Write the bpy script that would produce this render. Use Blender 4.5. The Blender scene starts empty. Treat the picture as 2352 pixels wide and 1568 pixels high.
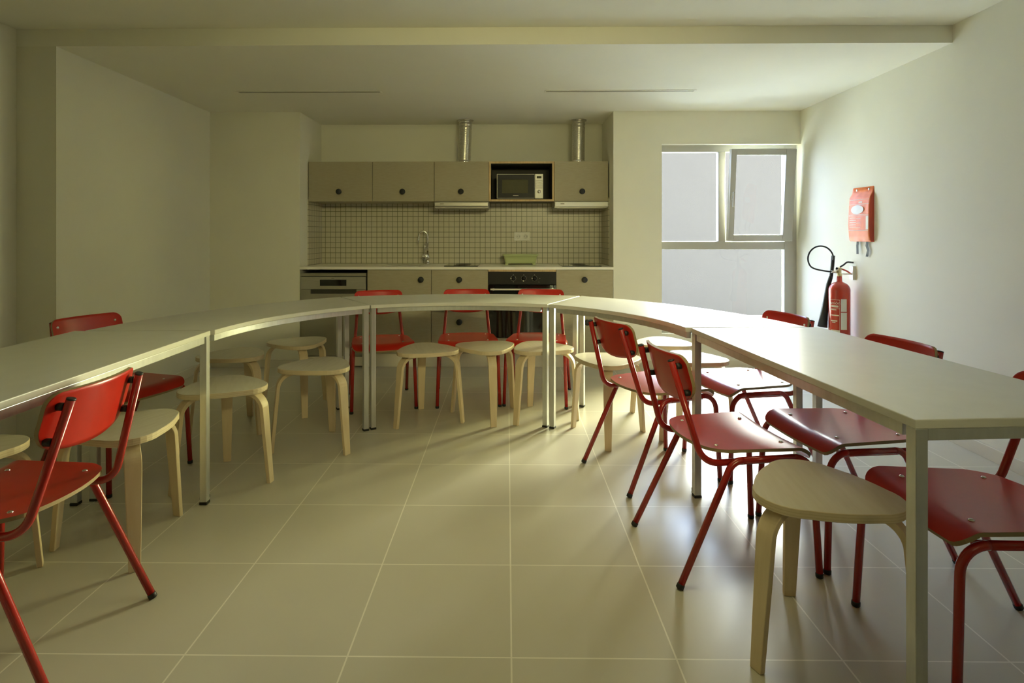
import bpy, bmesh, math, random
from math import sin, cos, pi, sqrt, atan2, radians
from mathutils import Vector, Matrix
random.seed(7)
S = bpy.context.scene
C = S.collection

# ------------------------------------------------------------------ materials
def mat(name, col, rough=.5, metal=0., spec=.5, coat=0., trans=0., emis=None):
    m = bpy.data.materials.new(name); m.use_nodes = True
    b = m.node_tree.nodes['Principled BSDF']
    b.inputs['Base Color'].default_value = (*col, 1)
    b.inputs['Roughness'].default_value = rough
    b.inputs['Metallic'].default_value = metal
    b.inputs['Specular IOR Level'].default_value = spec
    b.inputs['Coat Weight'].default_value = coat
    b.inputs['Coat Roughness'].default_value = .12
    if emis: 
        b.inputs['Emission Color'].default_value = (*emis[0], 1); b.inputs['Emission Strength'].default_value = emis[1]
    return m

def noisy(m, c1, c2, scale=(1, 1, 1), nscale=8., detail=4., bump=0., lo=.35, hi=.65):
    nt = m.node_tree; N = nt.nodes; L = nt.links; b = N['Principled BSDF']
    tc = N.new('ShaderNodeTexCoord'); mp = N.new('ShaderNodeMapping'); no = N.new('ShaderNodeTexNoise'); cr = N.new('ShaderNodeValToRGB')
    mp.inputs['Scale'].default_value = scale
    no.inputs['Scale'].default_value = nscale; no.inputs['Detail'].default_value = detail
    cr.color_ramp.elements[0].position = lo; cr.color_ramp.elements[1].position = hi
    cr.color_ramp.elements[0].color = (*c1, 1); cr.color_ramp.elements[1].color = (*c2, 1)
    L.new(tc.outputs['Object'], mp.inputs['Vector']); L.new(mp.outputs['Vector'], no.inputs['Vector'])
    L.new(no.outputs['Fac'], cr.inputs['Fac']); L.new(cr.outputs['Color'], b.inputs['Base Color'])
    if bump:
        bp = N.new('ShaderNodeBump'); bp.inputs['Strength'].default_value = bump; bp.inputs['Distance'].default_value = .002
        L.new(no.outputs['Fac'], bp.inputs['Height']); L.new(bp.outputs['Normal'], b.inputs['Normal'])
    return m

WALLC = (.81, .795, .675)
M_wall = noisy(mat('wall_paint', WALLC, .9, spec=.25), [c*.975 for c in WALLC], WALLC, nscale=3.)
M_ceil = noisy(mat('ceiling_paint', (.86, .845, .735), .92, spec=.2), (.845, .83, .72), (.86, .845, .735), nscale=3.)
M_base = mat('skirting_tile', (.70, .655, .53), .4)
M_table = noisy(mat('table_laminate', (.66, .645, .60), .30, spec=.55), (.645, .63, .585), (.67, .655, .61), scale=(1, 1, 1), nscale=14.)
M_tedge = mat('table_edge_band', (.62, .61, .57), .38)
M_tframe = noisy(mat('table_frame_paint', (.66, .665, .66), .3, metal=.75), (.62, .625, .62), (.68, .685, .68), scale=(3, 3, .6), nscale=20.)
M_blackp = mat('black_plastic', (.012, .012, .012), .5)
M_knob = mat('knob_black', (.012, .013, .013), .55)
M_tube = mat('red_tube_enamel', (.34, .013, .008), .26, spec=.5, coat=.3)
RED = (.47, .014, .005)
M_red = noisy(mat('red_laminate', RED, .30, spec=.5), [c*.95 for c in RED], RED, nscale=40.)
M_bolt = mat('bolt_steel', (.78, .77, .74), .25, metal=1.)
M_chrome = mat('chrome', (.82, .80, .76), .12, metal=1.)
M_steel = noisy(mat('brushed_steel', (.46, .44, .38), .36, metal=.85), (.44, .42, .36), (.49, .47, .41), scale=(1, 1, 30), nscale=10.)
M_steeld = mat('steel_door', (.36, .34, .27), .38, metal=.6)
M_cab = noisy(mat('cabinet_laminate', (.375, .332, .225), .55, spec=.3), (.36, .318, .212), (.385, .342, .234), scale=(1, 1, 6), nscale=18.)
M_carc = mat('cabinet_carcass', (.20, .17, .11), .6)
M_oak = noisy(mat('oak_edge', (.52, .36, .17), .5), (.46, .31, .14), (.56, .40, .20), scale=(20, 20, 2), nscale=6.)
M_counter = mat('worktop_white', (.90, .87, .78), .28)
M_plinth = mat('plinth_board', (.82, .78, .64), .45)
M_bglass = mat('black_glass', (.008, .008, .008), .06, spec=.5)
M_oven = mat('oven_panel', (.011, .010, .008), .42, spec=.25)
M_dark = mat('dark_interior', (.045, .041, .027), .6)
M_mwin = mat('microwave_window', (.085, .08, .04), .6, spec=.2)
M_silver = mat('silver_plastic', (.52, .50, .42), .38, metal=.25)
M_white = mat('white_plastic', (.80, .78, .70), .4)
M_green = mat('green_plastic', (.52, .585, .29), .35)
M_foil = noisy(mat('duct_foil', (.62, .60, .53), .3, metal=.9), (.52, .50, .44), (.70, .68, .60), scale=(8, 8, 25), nscale=8., bump=.5)
M_alu = mat('window_aluminium', (.46, .455, .42), .45, metal=.2)
M_ext = mat('extinguisher_red', (.42, .035, .02), .25, coat=.3)
M_label = mat('label_cream', (.74, .70, .56), .5)
M_paper = mat('label_white', (.78, .78, .74), .55)
M_orange = noisy(mat('blanket_pouch_red', (.70, .17, .05), .45, spec=.35), (.62, .14, .04), (.74, .20, .06), scale=(30, 8, 3), nscale=3.)
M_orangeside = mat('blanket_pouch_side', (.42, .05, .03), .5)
M_strap = mat('strap_black', (.03, .032, .03), .7)
M_brass = mat('valve_brass', (.72, .62, .38), .3, metal=.9)
M_hole = mat('socket_hole', (.05, .045, .035), .6)
M_ply = noisy(mat('birch_face', (.63, .585, .475), .27, spec=.5), (.615, .565, .45), (.65, .605, .495), scale=(3, 26, 3), nscale=2.5, detail=5)
M_plyleg = noisy(mat('birch_leg', (.66, .53, .34), .42), (.63, .50, .31), (.69, .56, .37), scale=(14, 14, 1.2), nscale=3.)

def ply_edge(name, light, dark, axis, freq):
    m = mat(name, light, .5); nt = m.node_tree; N = nt.nodes; L = nt.links; b = N['Principled BSDF']
    tc = N.new('ShaderNodeTexCoord'); w = N.new('ShaderNodeTexWave'); cr = N.new('ShaderNodeValToRGB')
    w.bands_direction = axis; w.inputs['Scale'].default_value = freq; w.inputs['Distortion'].default_value = .6; w.inputs['Detail Scale'].default_value = 2.
    cr.color_ramp.elements[0].color = (*dark, 1); cr.color_ramp.elements[1].color = (*light, 1)
    cr.color_ramp.elements[0].position = .05; cr.color_ramp.elements[1].position = .4
    L.new(tc.outputs['Object'], w.inputs['Vector']); L.new(w.outputs['Fac'], cr.inputs['Fac']); L.new(cr.outputs['Color'], b.inputs['Base Color'])
    return m
M_plyedge = ply_edge('birch_edge', (.64, .53, .36), (.56, .45, .28), 'Z', 40.)
M_cedge = mat('chair_ply_edge', (.30, .22, .11), .55)

def tile_mat(name, tile, tile2, grout, size, mortar, origin, rough, mode, bump=.3):
    m = mat(name, tile, rough); nt = m.node_tree; N = nt.nodes; L = nt.links; b = N['Principled BSDF']
    tc = N.new('ShaderNodeTexCoord'); sp = N.new('ShaderNodeSeparateXYZ'); cb = N.new('ShaderNodeCombineXYZ'); mp = N.new('ShaderNodeMapping')
    L.new(tc.outputs['Object'], sp.inputs[0])
    if mode == 'floor':
        L.new(sp.outputs['X'], cb.inputs['X']); L.new(sp.outputs['Y'], cb.inputs['Y'])
    else:
        ad = N.new('ShaderNodeMath'); ad.operation = 'ADD'; L.new(sp.outputs['X'], ad.inputs[0]); L.new(sp.outputs['Y'], ad.inputs[1])
        L.new(ad.outputs[0], cb.inputs['X']); L.new(sp.outputs['Z'], cb.inputs['Y'])
    mp.inputs['Location'].default_value = (-origin[0] + 40*size, -origin[1] + 40*size, 0)
    L.new(cb.outputs[0], mp.inputs['Vector'])
    br = N.new('ShaderNodeTexBrick'); br.offset = 0.; br.squash = 1.
    br.inputs['Scale'].default_value = 1.; br.inputs['Brick Width'].default_value = size; br.inputs['Row Height'].default_value = size
    br.inputs['Mortar Size'].default_value = mortar; br.inputs['Mortar Smooth'].default_value = .1; br.inputs['Bias'].default_value = 0.
    br.inputs['Color1'].default_value = (*tile, 1); br.inputs['Color2'].default_value = (*tile2, 1); br.inputs['Mortar'].default_value = (*grout, 1)
    L.new(mp.outputs['Vector'], br.inputs['Vector'])
    no = N.new('ShaderNodeTexNoise'); no.inputs['Scale'].default_value = 2.2 if mode == 'floor' else 30.; no.inputs['Detail'].default_value = 5.
    mx = N.new('ShaderNodeMix'); mx.data_type = 'RGBA'; mx.blend_type = 'MULTIPLY'; mx.inputs['Factor'].default_value = .16
    L.new(tc.outputs['Object'], no.inputs['Vector']); L.new(br.outputs['Color'], mx.inputs['A']); L.new(no.outputs['Color'], mx.inputs['B'])
    cg = N.new('ShaderNodeRGBToBW'); L.new(no.outputs['Color'], cg.inputs[0]); L.new(cg.outputs[0], mx.inputs['B'])
    L.new(mx.outputs['Result'], b.inputs['Base Color'])
    bp = N.new('ShaderNodeBump'); bp.inputs['Strength'].default_value = bump; bp.inputs['Distance'].default_value = .001; bp.invert = True
    L.new(br.outputs['Fac'], bp.inputs['Height']); L.new(bp.outputs['Normal'], b.inputs['Normal'])
    return m
M_floor = tile_mat('floor_tile', (.56, .53, .43), (.545, .515, .415), (.80, .765, .65), .452, .0025, (.011, 1.61), .30, 'floor')
M_splash = tile_mat('mosaic_tile', (.64, .595, .45), (.62, .575, .43), (.15, .155, .075), .0506, .0023, (-.768, .8865), .3, 'wall', .5)

def glass_mat():
    m = bpy.data.materials.new('window_glass'); m.use_nodes = True; nt = m.node_tree; N = nt.nodes; L = nt.links
    for n in list(N): N.remove(n)
    out = N.new('ShaderNodeOutputMaterial'); tr = N.new('ShaderNodeBsdfTransparent'); gl = N.new('ShaderNodeBsdfGlossy'); mx = N.new('ShaderNodeMixShader'); fr = N.new('ShaderNodeFresnel')
    tr.inputs['Color'].default_value = (.95, .96, .96, 1); gl.inputs['Roughness'].default_value = .02; fr.inputs['IOR'].default_value = 1.25
    L.new(fr.outputs[0], mx.inputs[0]); L.new(tr.outputs[0], mx.inputs[1]); L.new(gl.outputs[0], mx.inputs[2]); L.new(mx.outputs[0], out.inputs[0])
    return m
M_glass = glass_mat()
M_extscreen = noisy(mat('outdoor_screen', (.0155, .0150, .0180), .95, spec=.0), (.0153, .0148, .0178), (.0157, .0152, .0182), nscale=2.)  # near-black so the added screen stays dim under the strong sky
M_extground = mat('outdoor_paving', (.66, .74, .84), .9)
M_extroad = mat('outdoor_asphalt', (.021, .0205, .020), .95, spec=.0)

# ------------------------------------------------------------------ mesh builder
class MB:
    def __init__(s): s.v = []; s.f = []; s.m = []; s.sm = []
    def add(s, vs, fs, mi=0, smooth=False):
        b = len(s.v); s.v += [tuple(p) for p in vs]
        for f in fs: s.f.append([b+i for i in f]); s.m.append(mi); s.sm.append(smooth)
        return s
    def box(s, x0, x1, y0, y1, z0, z1, mi=0):
        vs = [(x, y, z) for z in (z0, z1) for y in (y0, y1) for x in (x0, x1)]
        return s.add(vs, [(0, 2, 3, 1), (4, 5, 7, 6), (0, 1, 5, 4), (2, 6, 7, 3), (0, 4, 6, 2), (1, 3, 7, 5)], mi)
    def hexa(s, bot, top, mi=0):   # two quads, ccw seen from above
        vs = list(bot)+list(top); n = len(bot)
        fs = [tuple(range(n-1, -1, -1)), tuple(range(n, 2*n))]+[(i, (i+1) % n, n+(i+1) % n, n+i) for i in range(n)]
        return s.add(vs, fs, mi)
    def prism(s, outl, z0, z1, mt=0, ms=None, smooth=False):
        n = len(outl); ms = mt if ms is None else ms
        vs = [(x, y, z0) for x, y in outl]+[(x, y, z1) for x, y in outl]
        s.add(vs, [tuple(range(n-1, -1, -1)), tuple(range(n, 2*n))], mt)
        b = len(s.v)-2*n
        for i in range(n):
            s.f.append([b+i, b+(i+1) % n, b+n+(i+1) % n, b+n+i]); s.m.append(ms); s.sm.append(smooth)
        return s
    def tube(s, path, r, n=12, mi=0, caps=True, radii=None):
        P = [Vector(p) for p in path]; k = len(P); T = []
        for i in range(k):
            a = P[max(i-1, 0)]; b = P[min(i+1, k-1)]; T.append((b-a).normalized())
        up = Vector((0, 0, 1)) if abs(T[0].z) < .9 else Vector((1, 0, 0))
        nrm = (up-T[0]*up.dot(T[0])).normalized(); rings = []
        for i in range(k):
            nrm = (nrm-T[i]*nrm.dot(T[i])).normalized(); bi = T[i].cross(nrm); rr = radii[i] if radii else r
            rings.append([P[i]+nrm*(rr*cos(2*pi*j/n))+bi*(rr*sin(2*pi*j/n)) for j in range(n)])
        vs = [p for rg in rings for p in rg]
        fs = [(i*n+j, i*n+(j+1) % n, (i+1)*n+(j+1) % n, (i+1)*n+j) for i in range(k-1) for j in range(n)]
        s.add(vs, fs, mi, True)
        if caps:
            b = len(s.v)-len(vs)
            s.f.append([b+j for j in range(n-1, -1, -1)]); s.m.append(mi); s.sm.append(False)
            s.f.append([b+(k-1)*n+j for j in range(n)]); s.m.append(mi); s.sm.append(False)
        return s
    def lathe(s, prof, n=32, mi=0, o=(0, 0, 0), axis='Z', smooth=True):
        vs = []
        for r, z in prof:
            for j in range(n):
                a = 2*pi*j/n; p = (r*cos(a), r*sin(a), z)
                if axis == 'Y': p = (p[0], -p[2], p[1])      # profile height runs toward -Y
                if axis == 'X': p = (-p[2], p[0], p[1])      # toward -X
                vs.append((p[0]+o[0], p[1]+o[1], p[2]+o[2]))
        k = len(prof)
        fs = [(i*n+j, i*n+(j+1) % n, (i+1)*n+(j+1) % n, (i+1)*n+j) for i in range(k-1) for j in range(n)]
        s.add(vs, fs, mi, smooth); b = len(s.v)-len(vs)
        if prof[0][0] > 1e-6: s.f.append([b+j for j in range(n-1, -1, -1)]); s.m.append(mi); s.sm.append(False)
        if prof[-1][0] > 1e-6: s.f.append([b+(k-1)*n+j for j in range(n)]); s.m.append(mi); s.sm.append(False)
        return s
    def build(s, name, mats, parent=None, bevel=0., seg=2, ang=35):
        me = bpy.data.meshes.new(name); me.from_pydata(s.v, [], s.f)
        for m in (mats if isinstance(mats, (list, tuple)) else [mats]): me.materials.append(m)
        me.polygons.foreach_set('material_index', s.m); me.polygons.foreach_set('use_smooth', s.sm)
        bm = bmesh.new(); bm.from_mesh(me); bmesh.ops.remove_doubles(bm, verts=bm.verts, dist=1e-6)
        bmesh.ops.recalc_face_normals(bm, faces=bm.faces); bm.to_mesh(me); bm.free(); me.update()
        o = bpy.data.objects.new(name, me); C.objects.link(o); o.parent = parent
        if bevel:
            b = o.modifiers.new('edge_round', 'BEVEL'); b.width = bevel; b.segments = seg; b.limit_method = 'ANGLE'; b.angle_limit = radians(ang); b.harden_normals = False
        return o

def fillet(pts, rad, n=8):
    P = [Vector(p) for p in pts]; out = [P[0]]
    for i in range(1, len(P)-1):
        r = rad[i-1] if isinstance(rad, (list, tuple)) else rad
        a = (P[i-1]-P[i]).normalized(); b = (P[i+1]-P[i]).normalized(); an = a.angle(b)
        if r <= 0 or an > pi-.02: out.append(P[i]); continue
        d = r/math.tan(an/2); c = P[i]+(a+b).normalized()*(r/sin(an/2)); p0 = P[i]+a*d; p1 = P[i]+b*d
        u = (p0-c); w = (p1-c); tot = u.angle(w)
        for k in range(n+1):
            t = k/n; out.append(c+(u*sin((1-t)*tot)+w*sin(t*tot))/sin(tot))
    out.append(P[-1]); return out

def tag(o, label, cat, group=None, kind=None):
    o['label'] = label; o['category'] = cat
    if group: o['group'] = group
    if kind: o['kind'] = kind
    return o
def thing(name, label, cat, loc=(0, 0, 0), rz=0., group=None):
    o = bpy.data.objects.new(name, None); C.objects.link(o); o.location = loc; o.rotation_euler = (0, 0, rz)
    o.empty_display_size = .1
    return tag(o, label, cat, group)
def struct(o): o['kind'] = 'structure'; return o
def kids(o): return [x for x in bpy.data.objects if x.parent == o]
def dup(o, parent=None):
    c = o.copy(); C.objects.link(c); c.parent = parent
    for ch in kids(o): dup(ch, c)
    return c

# ------------------------------------------------------------------ room shell
YW, YN, ZC, ZC2, YB = 5.13, 5.73, 2.243, 2.342, 3.33     # kitchen wall, niche back, low ceiling, high ceiling, ceiling step
def xr(y): return 2.55-.0245*(YW-y)                       # right wall
def xl(y): return -2.62+.018*(YW-y)                       # left wall beyond the pier
NX0, NX1 = -1.825, .925
BACK = -5.2
struct(MB().box(-3.2, 2.9, BACK-.2, 5.9, -.12, 0).build('floor', M_floor))
mb = MB().box(-3.2, 2.9, YB, 5.95, ZC, ZC+.3)
mb.box(-3.2, 2.9, BACK-.2, YB-.0005, ZC2, ZC2+.2)
struct(mb.build('ceiling', M_ceil))
def wallq(name, a, b, th, z0, z1, m=M_wall):   # vertical wall slab from a to b, thickness to the left of a->b
    a, b = Vector((*a, 0)), Vector((*b, 0)); d = (b-a).normalized(); n = Vector((-d.y, d.x, 0))*th
    bot = [a, b, b+n, a+n]
    return struct(MB().hexa([(p.x, p.y, z0) for p in bot], [(p.x, p.y, z1) for p in bot]).build(name, m))
wallq('wall_right', (xr(BACK), BACK), (xr(5.262), 5.262), -.2, 0, ZC2)
mb = MB().hexa([(-3.05, YB, 0), (xl(YB), YB, 0), (xl(5.2), 5.2, 0), (-3.05, 5.2, 0)], [(-3.05, YB, ZC), (xl(YB), YB, ZC), (xl(5.2), 5.2, ZC), (-3.05, 5.2, ZC)])
mb.box(-3.05, -2.818, BACK, YB-.0005, 0, ZC2)
struct(mb.build('wall_left', M_wall))
struct(MB().box(-3.1, 2.7, BACK-.15, BACK, 0, ZC2).build('wall_back', M_wall))
WX0, WZ0, WZ1 = 1.347, .30, 1.955
mb = MB().box(-3.0, NX0, YW, YW+.2, 0, ZC)
mb.box(NX0-.15, NX0, YW+.2, YN+.12, 0, ZC)
mb.box(NX0, NX1, YN, YN+.12, 0, ZC)
mb.box(NX1, NX1+.12, YW, YN+.12, 0, ZC)
mb.box(NX1+.12, WX0, YW, YW+.07, 0, ZC)
mb.box(NX1+.12, WX0-.06, YW+.07, YW+.2, 0, ZC)
mb.box(WX0, 2.75, YW, YW+.2, WZ1, ZC)
mb.box(WX0, 2.75, YW, YW+.07, 0, WZ0)
mb.box(WX0-.06, 2.75, YW+.07, YW+.2, 0, WZ0)
struct(mb.build('wall_front', M_wall))
# skirtings
BH = .07
def base(name, a, b, th=.012):
    a, b = Vector((*a, 0)), Vector((*b, 0)); d = (b-a).normalized(); n = Vector((-d.y, d.x, 0))*th
    bot = [a, b, b+n, a+n]
    return struct(MB().hexa([(p.x, p.y, .0) for p in bot], [(p.x, p.y, BH) for p in bot]).build(name, M_base, bevel=.002))
base('baseboard_right', (xr(BACK)-.001, BACK), (xr(5.125)-.001, 5.125))
base('baseboard_left', (xl(5.12)+.001, 5.12), (xl(YB)+.001, YB))
base('baseboard_front', (NX0-.002, YW-.001), (-2.6, YW-.001), .012)
base('baseboard_window', (2.53, YW-.001), (NX1+.002, YW-.001), .012)
# mosaic splashback: back and the two returns of the recess
mb = MB().box(NX0+.008, NX1-.008, YN-.008, YN-.0005, .84, 1.50)
mb.box(NX0+.0005, NX0+.008, YW+.20, YN-.0005, .84, 1.50)
mb.box(NX1-.008, NX1-.0005, YW+.20, YN-.0005, .84, 1.50)
struct(mb.build('trim_1', M_splash))

# ------------------------------------------------------------------ window
w = struct(MB().box(0, .01, 0, .01, 0, .01).build('window_1', M_alu))
w.data.clear_geometry()
mb = MB(); FY0, FY1 = YW+.075, YW+.135
X0, X1, ZT = 1.30, 2.565, 1.957
mb.box(X0, X0+.062, FY0, FY1, WZ0, ZT); mb.box(2.446, X1, FY0, FY1, WZ0, ZT); xa, xb = X0+.062, 2.446
mb.box(xa, xb, FY0, FY1, 1.896, ZT); mb.box(xa, xb, FY0, FY1, 1.034, 1.105); mb.box(xa, xb, FY0, FY1, WZ0, WZ0+.06)
mb.box(1.866, 1.930, FY0, FY1, 1.105, 1.896)
fr = mb.build('window_frame', M_alu, w, bevel=.004)
MB().box(X0+.05, 2.46, FY0+.025, FY0+.031, WZ0+.05, 1.045).build('pane', M_glass, w)
MB().box(X0+.05, 1.88, FY0+.025, FY0+.031, 1.095, 1.905).build('pane', M_glass, w)
sash = bpy.data.objects.new('sash', None); C.objects.link(sash); sash.parent = w
sash.location = (0, FY0-.004, 1.112); sash.rotation_euler = (radians(5.6), 0, 0)
mb = MB(); sx0, sx1, sh = 1.932, 2.492, .80
mb.box(sx0, sx0+.046, -.05, 0, 0, sh); mb.box(sx1-.088, sx1, -.05, 0, 0, sh); mb.box(sx0+.046, sx1-.088, -.05, 0, 0, .055); mb.box(sx0+.046, sx1-.088, -.05, 0, sh-.052, sh)
mb.build('sash_frame', M_alu, sash, bevel=.004)
MB().box(sx0+.035, sx1-.075, -.028, -.022, .045, sh-.04).build('pane', M_glass, sash)
mb = MB().box(sx0+.012, sx0+.034, -.062, -.05, .36, .43); mb.box(sx0+.016, sx0+.030, -.085, -.062, .415, .43); mb.box(sx0+.016, sx0+.030, -.085, -.072, .30, .43)
mb.build('window_handle', M_alu, sash, bevel=.003)
# outdoors: light-bouncing pale paving and an added screen wall dimming the window view
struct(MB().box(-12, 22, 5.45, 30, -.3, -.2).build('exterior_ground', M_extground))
struct(MB().box(1.0, 4.95, 10.0, 10.2, -.3, 2.63).build('exterior_screen', M_extscreen))  # added screen, sized to cover the sky seen through the panes

# ------------------------------------------------------------------ ceiling vents
def vent(name, x0, x1, y, label):
    t = thing(name, label, 'vent', ((x0+x1)/2, y, ZC), group='linear slot vents in the ceiling'); hw = (x1-x0)/2
    mb = MB()
    mb.box(-hw, hw, -.03, -.017, -.004, -.0004); mb.box(-hw, hw, .017, .03, -.004, -.0004); mb.box(-hw, -hw+.012, -.017, .017, -.004, -.0004); mb.box(hw-.012, hw, -.017, .017, -.004, -.0004)
    mb.build('vent_frame', M_ceil, t)
    MB().box(-hw+.012, hw-.012, -.017, .017, -.0016, -.0005).build('slot', M_carc, t)
    MB().box(-hw+.012, hw-.012, -.004, .004, -.0035, -.0017).build('deflector', M_silver, t)
vent('ceiling_vent', -2.045, -.95, 4.41, 'long slot vent in the low ceiling above the four knobbed wall cabinets at left')
vent('ceiling_vent', .28, 1.41, 4.41, 'long slot vent in the low ceiling in front of the window')

# ------------------------------------------------------------------ tables
TZ, TT = .745, .021
def leg_at(parent, x, y, a=0., s=.03):
    bm = MB(); ca, sa = cos(a), sin(a)
    def q(z, k): return [(x+ca*u-sa*v, y+sa*u+ca*v, z) for u, v in ((-k, -k), (k, -k), (k, k), (-k, k))]
    bm.hexa(q(.012, s/2), q(TZ-TT-.0002, s/2)); l = bm.build('leg', M_tframe, parent, bevel=.002)
    f = MB().hexa(q(.0003, s/2+.0015), q(.012, s/2+.0015)).build('foot_cap', M_blackp, l, bevel=.002)
    return l
def rail(parent, pts, th=.022, hgt=.028, inset=0.):
    # pts: inner polyline in plan; thickness to its left
    P = [Vector((*p, 0)) for p in pts]; n = len(P); N = []
    for i in range(n):
        d = (P[min(i+1, n-1)]-P[max(i-1, 0)]).normalized(); N.append(Vector((-d.y, d.x, 0)))
    out = [P[i]+N[i]*inset for i in range(n)]+[P[i]+N[i]*(inset+th) for i in range(n-1, -1, -1)]
    return MB().prism([(p.x, p.y) for p in out], TZ-TT-hgt-.0005, TZ-TT-.0004).build('apron', M_tframe, parent, bevel=.0015)
def rect_table(label, x, y, a, L, W, inner_left):
    # local frame: origin at far inner corner, length toward -y, width toward +x (or -x)
    t = thing('rectangular_table', label, 'table', (x, y, 0), a, 'white tables set in a horseshoe'); sg = -1 if inner_left else 1
    x0, x1 = sorted((0, sg*W))
    MB().box(x0, x1, -L, 0, TZ-TT, TZ).build('tabletop', [M_table], t, bevel=.0025)
    for lx in (x0+.017, x1-.017):
        for ly in (-L+.017, -.017): leg_at(t, lx, ly)
    a0, a1 = x0+.033, x1-.033
    for yy in (-L+.004, -.026): MB().box(a0, a1, yy, yy+.022, TZ-TT-.028, TZ-TT-.0004).build('apron', M_tframe, t, bevel=.0015)
    for xx in (x0+.004, x1-.026): MB().box(xx, xx+.022, -L+.033+.012, -.033-.012, TZ-TT-.028, TZ-TT-.0004).build('apron', M_tframe, t, bevel=.0015)
    return t
rect_table('white rectangular table on the left, running out of the picture beside the near red chair', -1.292, 2.535, radians(1.5), 1.30, .585, True)
rect_table('white rectangular table on the right with its square front corner facing us', .822, 2.625, radians(4.2), 1.30, .588, False)
TCX, TCY, RI, RO = -.24, 2.60, 1.042, 1.60
def arcpts(R, a0, a1, sag, n=20):
    p0 = Vector((R*cos(a0), R*sin(a0))); p1 = Vector((R*cos(a1), R*sin(a1))); ch = (p1-p0).length; mid = (p0+p1)/2; nn = mid.normalized()
    rad = (ch*ch/4+sag*sag)/(2*sag); cen = mid-nn*(rad-sag); b0 = atan2(p0.y-cen.y, p0.x-cen.x); b1 = atan2(p1.y-cen.y, p1.x-cen.x)
    return [(cen.x+rad*cos(b0+(b1-b0)*i/n), cen.y+rad*sin(b0+(b1-b0)*i/n)) for i in range(n+1)]
def curved_table(label, d0, d1, inset0=.019, inset1=.019):
    t = thing('curved_table', label, 'table', (TCX, TCY, 0), 0, 'white tables set in a horseshoe')
    g = .0035
    a0, a1 = radians(d0)+g, radians(d1)-g
    inn = arcpts(RI, a0, a1, .112); out = arcpts(RO, a0+g*.3, a1-g*.3, .155)
    MB().prism(out+inn[::-1], TZ-TT, TZ).build('tabletop', [M_table], t, bevel=.0025)
    ca = (a0+a1)/2
    for a, s, ins in ((a0, 1, inset0), (a1, -1, inset1)):
        for R in (RI+ins, RO-.034):
            aa = a+s*.019/R
            leg_at(t, R*cos(aa), R*sin(aa), a)
    e0, e1 = [(.045 if q < .03 else .006)/RI for q in (inset0, inset1)]
    i2 = arcpts(RI+.005, a0+e0, a1-e1, .103); i3 = arcpts(RI+.027, a0+e0, a1-e1, .103)
    MB().prism(i3+i2[::-1], TZ-TT-.028, TZ-TT-.0004).build('apron', M_tframe, t, bevel=.0015)
    e2 = .045/RO
    o2 = arcpts(RO-.030, a0+e2, a1-e2, .145); o3 = arcpts(RO-.008, a0+e2, a1-e2, .145)
    MB().prism(o3+o2[::-1], TZ-TT-.028, TZ-TT-.0004).build('apron', M_tframe, t, bevel=.0015)
    for a, s in ((a0, 1), (a1, -1)):
        d = Vector((cos(a), sin(a))); n = Vector((-sin(a), cos(a)))*s
        p = d*(RI+(.04 if (inset0 if s > 0 else inset1) < .03 else .075))+n*.004; q = d*(RO-.055)+n*.004
        pts = [(p.x, p.y), (q.x, q.y), (q.x+n.x*.022, q.y+n.y*.022), (p.x+n.x*.022, p.y+n.y*.022)]
        MB().prism(pts if s > 0 else pts[::-1], TZ-TT-.028, TZ-TT-.0004).build('apron', M_tframe, t, bevel=.0015)
    return t
curved_table('white curved table joining the right-hand rectangular table, nearest the window', 2.3, 62.4, inset0=.056)
curved_table('white curved middle table in front of the oven, three red chairs behind it', 62.4, 123.4)
curved_table('white curved table joining the left-hand rectangular table, below the dishwasher', 123.4, 182.9, inset1=.052)

# ------------------------------------------------------------------ chairs
def seat_grid():
    W, rc = .205, .05; nx, ny = 26, 28; th = .011; vs = []; top = []; bot = []
    def xmn(y):
        a = abs(y); x = .088+.045*(a/.2)**2
        k = a-(W-.06)
        if k > 0: x += .06-sqrt(max(.06**2-k*k, 0))
        return x
    def xmx(y):
        a = abs(y); x = .487; k = a-(W-.035)
        if k > 0: x -= .035-sqrt(max(.035**2-k*k, 0))
        return x
    def Z(x, y):
        z = .433+.008*(y/.2)**2
        t = max(0, (x-.425)/.062); z -= .036*t*t
        t = max(0, (.17-x)/.08); z += .006*t*t
        return z
    mb = MB(); g = []
    for j in range(ny+1):
        y = -W*cos(pi*j/ny); a, b = xmn(y), xmx(y); row = []
        for i in range(nx+1):
            t = (1-cos(pi*i/nx))/2; x = a+(b-a)*t; yy = y*(.90+.10*min(1, max(0, (x-.09)/.32)))
            row.append((x, yy, Z(x, yy)))
        g.append(row)
    n = nx+1
    tv = [p for r in g for p in r]; bv = [(p[0]-(.006 if p[0] > .44 else 0), p[1], p[2]-th) for p in tv]
    ft = [(j*n+i, j*n+i+1, (j+1)*n+i+1, (j+1)*n+i) for j in range(ny) for i in range(nx)]
    m = len(tv)
    mb.add(tv+bv, ft, 0, True)
    for f in ft: mb.f.append([m+i for i in f[::-1]]); mb.m.append(0); mb.sm.append(True)
    ring = [i for i in range(n)]+[j*n+nx for j in range(1, ny+1)]+[ny*n+i for i in range(nx-1, -1, -1)]+[j*n for j in range(ny-1, 0, -1)]
    for k in range(len(ring)):
        a, b = ring[k], ring[(k+1) % len(ring)]; mb.f.append([a, b, m+b, m+a]); mb.m.append(1); mb.sm.append(False)
    return mb
def backlean(z): return -.283*(z-.735)      # x of the post centre line at height z
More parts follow.
